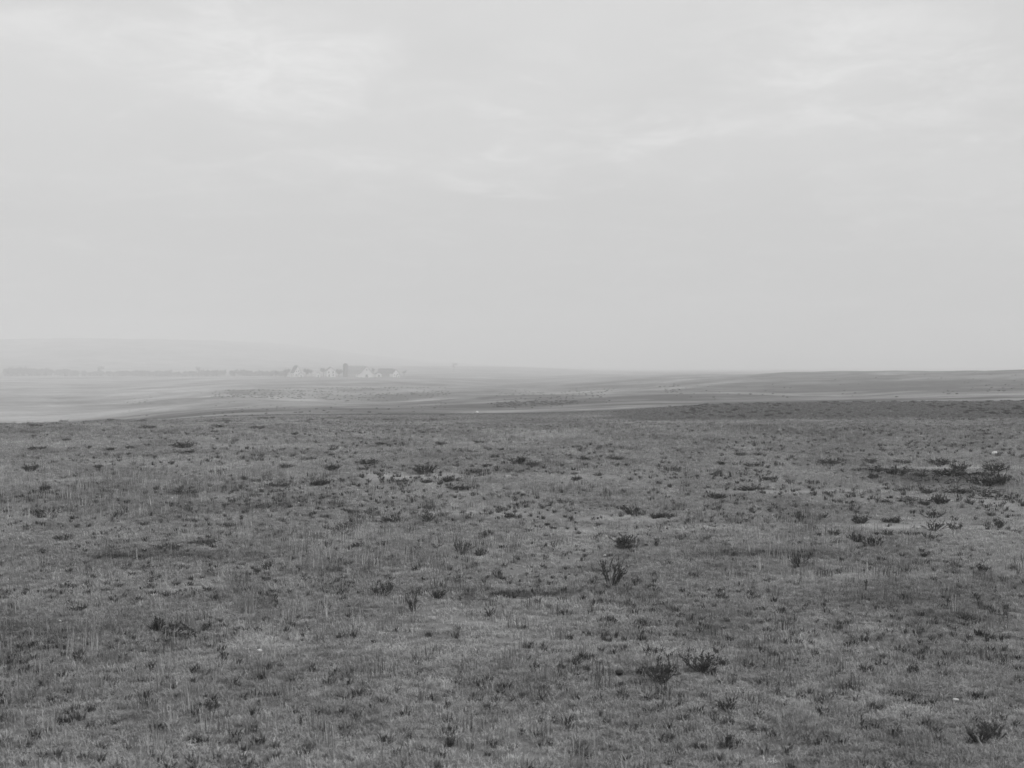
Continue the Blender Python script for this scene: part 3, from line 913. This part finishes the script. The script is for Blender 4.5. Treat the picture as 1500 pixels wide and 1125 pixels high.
brush(310, 480, 380, 490, 420, .35, 1.2, .44)
brush(180, 340, 380, 520, 50, .3, .8, .45)
brush(480, 700, 360, 530, 380, .35, 1.2, .44)
brush(640, 1000, 240, 430, 300, .3, .9, .46)
brush(180, 700, 80, 330, 130, .2, .6, .45)
brush(900, 1530, 200, 420, 130, .3, .8, .5)
brush(0, 500, 48, 75, 30, .2, .5, .4)
bp_, bs_ = np.array(bp_), np.array(bs_)
scatter('distant_brush', bp_, ground_z(bp_[:, 0], bp_[:, 1]) - .02, RNG.uniform(0, 6.28, len(bp_)), bs_ * .8, np.ones(len(bp_)), RNG.integers(0, 5, len(bp_)), c_br,
        'scattered dark brush over the farther slopes and the low ridge', 'brush')

# ------------------------------------------------------------------ trees
def tree_mesh(seed, leafy=1.0, spread=.45):
    q = random.Random(seed)
    tr, cr = MB(), MB()
    tips = []
    def limb(p, d, ln, rad, dep):
        pts = [Vector(p)]
        dd = Vector(d).normalized()
        for k in range(4):
            dd = (dd + Vector((q.uniform(-1, 1), q.uniform(-1, 1), q.uniform(-.2, .6))) * .18).normalized()
            pts.append(pts[-1] + dd * ln / 4)
        tr.tube(pts, [rad * (1 - .55 * k / 4) for k in range(5)], 5)
        if dep <= 1: tips.append((pts[-1], ln)); tips.append((pts[2], ln))
        if dep > 0:
            for _ in range(q.choice((3, 3, 4))):
                k = q.choice((2, 3, 4))
                a = q.uniform(0, 6.28)
                limb(pts[k], dd * .7 + Vector((math.cos(a), math.sin(a), q.uniform(.1, .6))) * .8, ln * q.uniform(.5, .72), rad * .5, dep - 1)
    limb((0, 0, -.2), (0, 0, 1), 3.2, .28, 3)
    for p, ln in tips:
        for _ in range(int(14 * leafy)):
            o = Vector((q.gauss(0, spread), q.gauss(0, spread), q.gauss(0, spread * .8)))
            leafq(cr, p + o, (q.uniform(-1, 1), q.uniform(-1, 1), q.uniform(-1, 1)), q.uniform(.25, .5), q.uniform(.1, .2), q, 0)
    return tr.data('trunk', [M_bark]), cr.data('crown', [M_tleaf])
TREES = [tree_mesh(s, l) for s, l in ((1, 1), (2, .8), (3, 1.1), (4, .18))]
FS = 0.78
def tree(u, r, h, k, label, group='trees about the farmstead'):
    r, h = r * FS, h * FS
    x, y, z = at(u, r)
    e = empty('bare_tree' if k == 3 else 'shade_tree', (x, y, z), random.uniform(0, 6.28))
    top = max(v.co.z for v in TREES[k][1].vertices)
    e.scale = (h / top,) * 3
    obj('trunk', TREES[k][0], e)
    obj('crown', TREES[k][1], e)
    tag(e, label, 'tree', group)
tree(418, 1175, 8.5, 0, 'leafy tree beside the dark roofed side of the gabled farmhouse')
tree(404, 1185, 6.5, 1, 'low tree at the end of the windbreak by the farmhouse')
tree(448, 1195, 8, 2, 'leafy tree between the gabled farmhouse and the small privy')
tree(457, 1205, 7, 1, 'smaller leafy tree behind the small white privy')
tree(474, 1200, 8.5, 0, 'leafy tree beside the two storey white farmhouse')
tree(496, 1180, 7.5, 2, 'leafy tree between the white farmhouse and the silo')
tree(548, 1230, 7, 1, 'leafy tree behind the white barn and the little shed')
tree(592, 1200, 6, 1, 'low tree beyond the white gabled cottage')
tree(665, 1700, 11, 3, 'lone thin crowned tree out on the hazy plain')
tree(146, 1530, 12, 3, 'tall bare tree rising over the long windbreak')
tree(292, 1400, 10, 3, 'thin bare tree near the farm end of the windbreak')
# the long hazy windbreak reads as one dark belt
wb, wsz = [], []
for i in range(1350):
    u = -300 + 720 * random.random() ** 1.1
    if vnoise(np.array([u * .045]), np.array([3.3]))[0] < .14: continue
    r = 1190 - 240 * max(0, (u - 120) / 300) + random.uniform(-25, 25)
    x, y, z = at(u, r)
    wb.append((x, y)); wsz.append(random.uniform(.3, .95) * (1.0 if u < 250 else .8) * (.6 + .7 * float(vnoise(np.array([u * .03]), np.array([8.3]))[0])))
c_tr = bpy.data.collections.new('windbreak_tree')
for i in range(3):
    t_, c_ = TREES[i]
    bm = bmesh.new()
    bm.from_mesh(t_)
    nf = len(bm.faces)
    bm.from_mesh(c_)
    bm.faces.ensure_lookup_table()
    for f in bm.faces[nf:]:
        f.material_index = 1
    mm = bpy.data.meshes.new('windbreak_tree')
    bm.to_mesh(mm); bm.free()
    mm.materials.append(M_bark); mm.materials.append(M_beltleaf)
    c_tr.objects.link(bpy.data.objects.new('windbreak_tree_%d' % i, mm))
wb = np.array(wb)
scatter('windbreak', wb, ground_z(wb[:, 0], wb[:, 1]), RNG.uniform(0, 6.28, len(wb)), np.array(wsz), np.ones(len(wb)), RNG.integers(0, 3, len(wb)), c_tr,
        'long dark windbreak of low trees fading into the dust', 'trees')

# ------------------------------------------------------------------ farm buildings (gable faces -Y in their own space)
def building(name, u, r, wid, dep, eave, ridge, rz, label, cat, wall=M_white, roof=M_roof, wins=(), doors=(), side_wins=(), chimney=False, gambrel=False, over=.35):
    x, y, z = at(u, r * FS)
    e = empty(name, (x, y, z - .15), R(rz))
    e.scale = (FS * 1.06,) * 3
    h = wid / 2
    if gambrel:
        prof = [(-h, 0), (h, 0), (h, eave), (h * .62, eave + (ridge - eave) * .66), (0, ridge), (-h * .62, eave + (ridge - eave) * .66), (-h, eave)]
        line = [(-h - over, eave - .2), (-h * .64, eave + (ridge - eave) * .68), (0, ridge + .08), (h * .64, eave + (ridge - eave) * .68), (h + over, eave - .2)]
    else:
        prof = [(-h, 0), (h, 0), (h, eave), (0, ridge), (-h, eave)]
        sl = (ridge - eave) / h
        line = [(-h - over, eave - over * sl + .08), (0, ridge + .08), (h + over, eave - over * sl + .08)]
    mb = MB(); mb.prism(prof, -dep / 2, dep / 2)
    obj('wall', mb.data('wall', [wall]), e)
    mb = MB()
    t = .16
    mb.prism(line + [(px, pz + t) for px, pz in reversed(line)], -dep / 2 - over, dep / 2 + over)
    rf = obj('roof', mb.data('roof', [roof]), e)
    if chimney:
        mb = MB(); mb.box(-.35, .35, -.35, .35, ridge - .5, ridge + 1.0)
        obj('chimney', mb.data('chimney', [M_greyw]), rf)
    def opening(nm, cx, z0, w, hh, side):
        fr, pn = MB(), MB()
        if side == 0:
            yy = -dep / 2
            pn.box(cx - w / 2, cx + w / 2, yy - .03, yy + .05, z0, z0 + hh)
            for a in ((cx - w / 2 - .1, cx - w / 2, z0 - .1, z0 + hh + .1), (cx + w / 2, cx + w / 2 + .1, z0 - .1, z0 + hh + .1), (cx - w / 2, cx + w / 2, z0 + hh, z0 + hh + .1), (cx - w / 2, cx + w / 2, z0 - .1, z0)):
                fr.box(a[0], a[1], yy - .07, yy + .04, a[2], a[3])
        else:
            xx = side * h
            pn.box(xx - .05, xx + .03, cx - w / 2, cx + w / 2, z0, z0 + hh)
            for a in ((cx - w / 2 - .1, cx - w / 2, z0 - .1, z0 + hh + .1), (cx + w / 2, cx + w / 2 + .1, z0 - .1, z0 + hh + .1), (cx - w / 2, cx + w / 2, z0 + hh, z0 + hh + .1), (cx - w / 2, cx + w / 2, z0 - .1, z0)):
                fr.box(xx - .06, xx + .06, a[0], a[1], a[2], a[3])
        o = obj(nm, pn.data(nm, [M_dark]), e)
        obj('frame', fr.data('frame', [M_white]), o)
    for (cx, z0, w, hh) in wins: opening('window', cx, z0, w, hh, 0)
    for (cx, z0, w, hh) in doors: opening('door', cx, z0, w, hh, 0)
    for (s, cx, z0, w, hh) in side_wins: opening('window', cx, z0, w, hh, s)
    tag(e, label, cat)
    return e
building('farmhouse', 433.5, 1160, 6.4, 9, 4.2, 10.0, 30, 'tall farmhouse with steep dark roof and white gable at the windbreak end', 'house',
         wins=[(-.9, 4.6, .8, 1.4), (.9, 4.6, .8, 1.4), (-1.5, 1.2, .9, 1.6)], doors=[(1.4, .2, 1.0, 2.1)], side_wins=[(-1, -2, 1.2, .9, 1.6), (-1, 2, 1.2, .9, 1.6)], chimney=True)
building('porch_shed', 440.5, 1153, 4.2, 4, 2.4, 4.0, 20, 'small white lean shed in front of the tall farmhouse gable', 'shed', doors=[(0, .2, 1.0, 1.9)])
building('privy', 466, 1158, 3.6, 3.6, 2.8, 4.6, 12, 'small white gabled hut standing alone between two houses', 'hut', doors=[(0, .2, .9, 1.9)])
building('farmhouse', 483.5, 1165, 7.6, 8, 5.4, 8.6, 20, 'two storey white farmhouse with dark windows between hut and silo', 'house',
         wins=[(-1.9, 3.4, 1.1, 1.5), (1.9, 3.4, 1.1, 1.5), (1.9, .9, 1.1, 1.5)], doors=[(-1.6, .2, 1.1, 2.1)], side_wins=[(-1, 0, 3.2, 1, 1.5)], chimney=True)
building('long_barn', 521, 1235, 8, 16, 4.2, 8.4, 78, 'long dark roofed barn standing behind the silo', 'barn', wall=M_greyw, roof=M_roofl, gambrel=True, side_wins=[(1, -5, 1.4, 1, 1), (1, 0, 1.4, 1, 1), (1, 5, 1.4, 1, 1)])
bn = building('barn', 535.5, 1165, 8.6, 13, 4.6, 9.4, 16, 'white gabled barn with low wings beside the silo', 'barn', roof=M_roofl,
         wins=[(0, 6.0, 1.0, 1.0)], doors=[(0, .2, 2.2, 2.4)])
for sx in (-1, 1):
    mb = MB()
    a0, a1 = (4.3, 7.6) if sx > 0 else (-7.6, -4.3)
    mb.prism([(a0, 0), (a1, 0), (a1, 2.6 if sx > 0 else 4.2), (a0, 4.2 if sx > 0 else 2.6)], -6.2, 6.0)
    wg = obj('wing', mb.data('wing', [M_white]), bn)
    mb = MB()
    lo, hi = 2.7, 4.3
    pr = [(4.32, hi), (7.9, lo - .1), (7.9, lo + .06), (4.32, hi + .16)]
    if sx < 0: pr = [(-p, q_) for p, q_ in reversed(pr)]
    mb.prism(pr, -6.5, 6.3)
    obj('wing_roof', mb.data('wing_roof', [M_roofl]), wg)
building('shed', 553.5, 1158, 5.0, 6, 2.8, 4.2, 24, 'low white shed between the barn and the dark roofed stable', 'shed', doors=[(0, .2, 1.6, 2.0)])
building('stable', 565, 1185, 7.0, 13, 3.6, 7.0, 80, 'long grey stable with dark roof beside the low white shed', 'stable', wall=M_greyw, side_wins=[(-1, -3, 1.2, .9, .9), (-1, 3, 1.2, .9, .9)])
building('cottage', 577.5, 1160, 5.8, 7, 3.6, 6.8, 32, 'white gabled cottage with dark roof at the open end of the farmyard', 'house', wins=[(-1.5, 1.2, .9, 1.3)], doors=[(1.2, .2, 1.0, 2.0)])
building('coop', 583, 1150, 2.8, 3, 1.9, 2.9, 30, 'tiny white coop beside the white gabled cottage', 'shed', doors=[(0, .2, .7, 1.3)])
# silo
x, y, z = at(506, 1172 * FS)
e = empty('silo', (x, y, z - .15))
e.scale = (FS * 1.06,) * 3
mb = MB()
mb.tube([(0, 0, 0), (0, 0, 5.3), (0, 0, 10.6)], [2.1, 2.1, 2.1], 24)
obj('silo_wall', mb.data('silo_wall', [M_silo], True), e)
mb = MB()
ring = [(2.25 * math.cos(t), 10.55 + 1.75 * math.sin(t)) for t in np.linspace(0, math.pi / 2 * .97, 7)]
mb.tube([(0, 0, hz) for _, hz in ring], [rr for rr, _ in ring], 24)
obj('dome_roof', mb.data('dome_roof', [M_roof], True), e)
for zz in np.arange(1.2, 10.4, 1.5):
    mb = MB()
    mb.tube([(0, 0, zz), (0, 0, zz + .08)], [2.14, 2.14], 24)
    obj('hoop', mb.data('hoop', [M_greyw]), e)
mb = MB(); mb.box(1.9, 2.5, -.4, .4, 0, 10.3)
obj('chute', mb.data('chute', [M_greyw]), e)
tag(e, 'dark domed silo standing between farmhouse and white barn', 'silo')

# ------------------------------------------------------------------ dust haze
HS, HB, HT = 6300.0, float(gz.min()) - 1.0, max(float(gz.max()) + 3.0, 30.0)

mb = MB()
mb.box(-HS, HS, -HS, HS, HB, HT)
hm = bpy.data.materials.new('dust_haze')
hm.use_nodes = True
nd, lk = hm.node_tree.nodes, hm.node_tree.links
nd.clear()
ho = N(nd, 'ShaderNodeOutputMaterial')
pv = N(nd, 'ShaderNodeVolumePrincipled')
pv.inputs['Color'].default_value = (.995, .995, .995, 1)
pv.inputs['Density'].default_value = 0.00118
pv.inputs['Anisotropy'].default_value = 0.0
lk.new(pv.outputs[0], ho.inputs['Volume'])
haze = obj('haze', mb.data('haze', [hm]))
tag(haze, 'pale wind blown dust hanging over the whole plain', 'haze', kind='stuff')
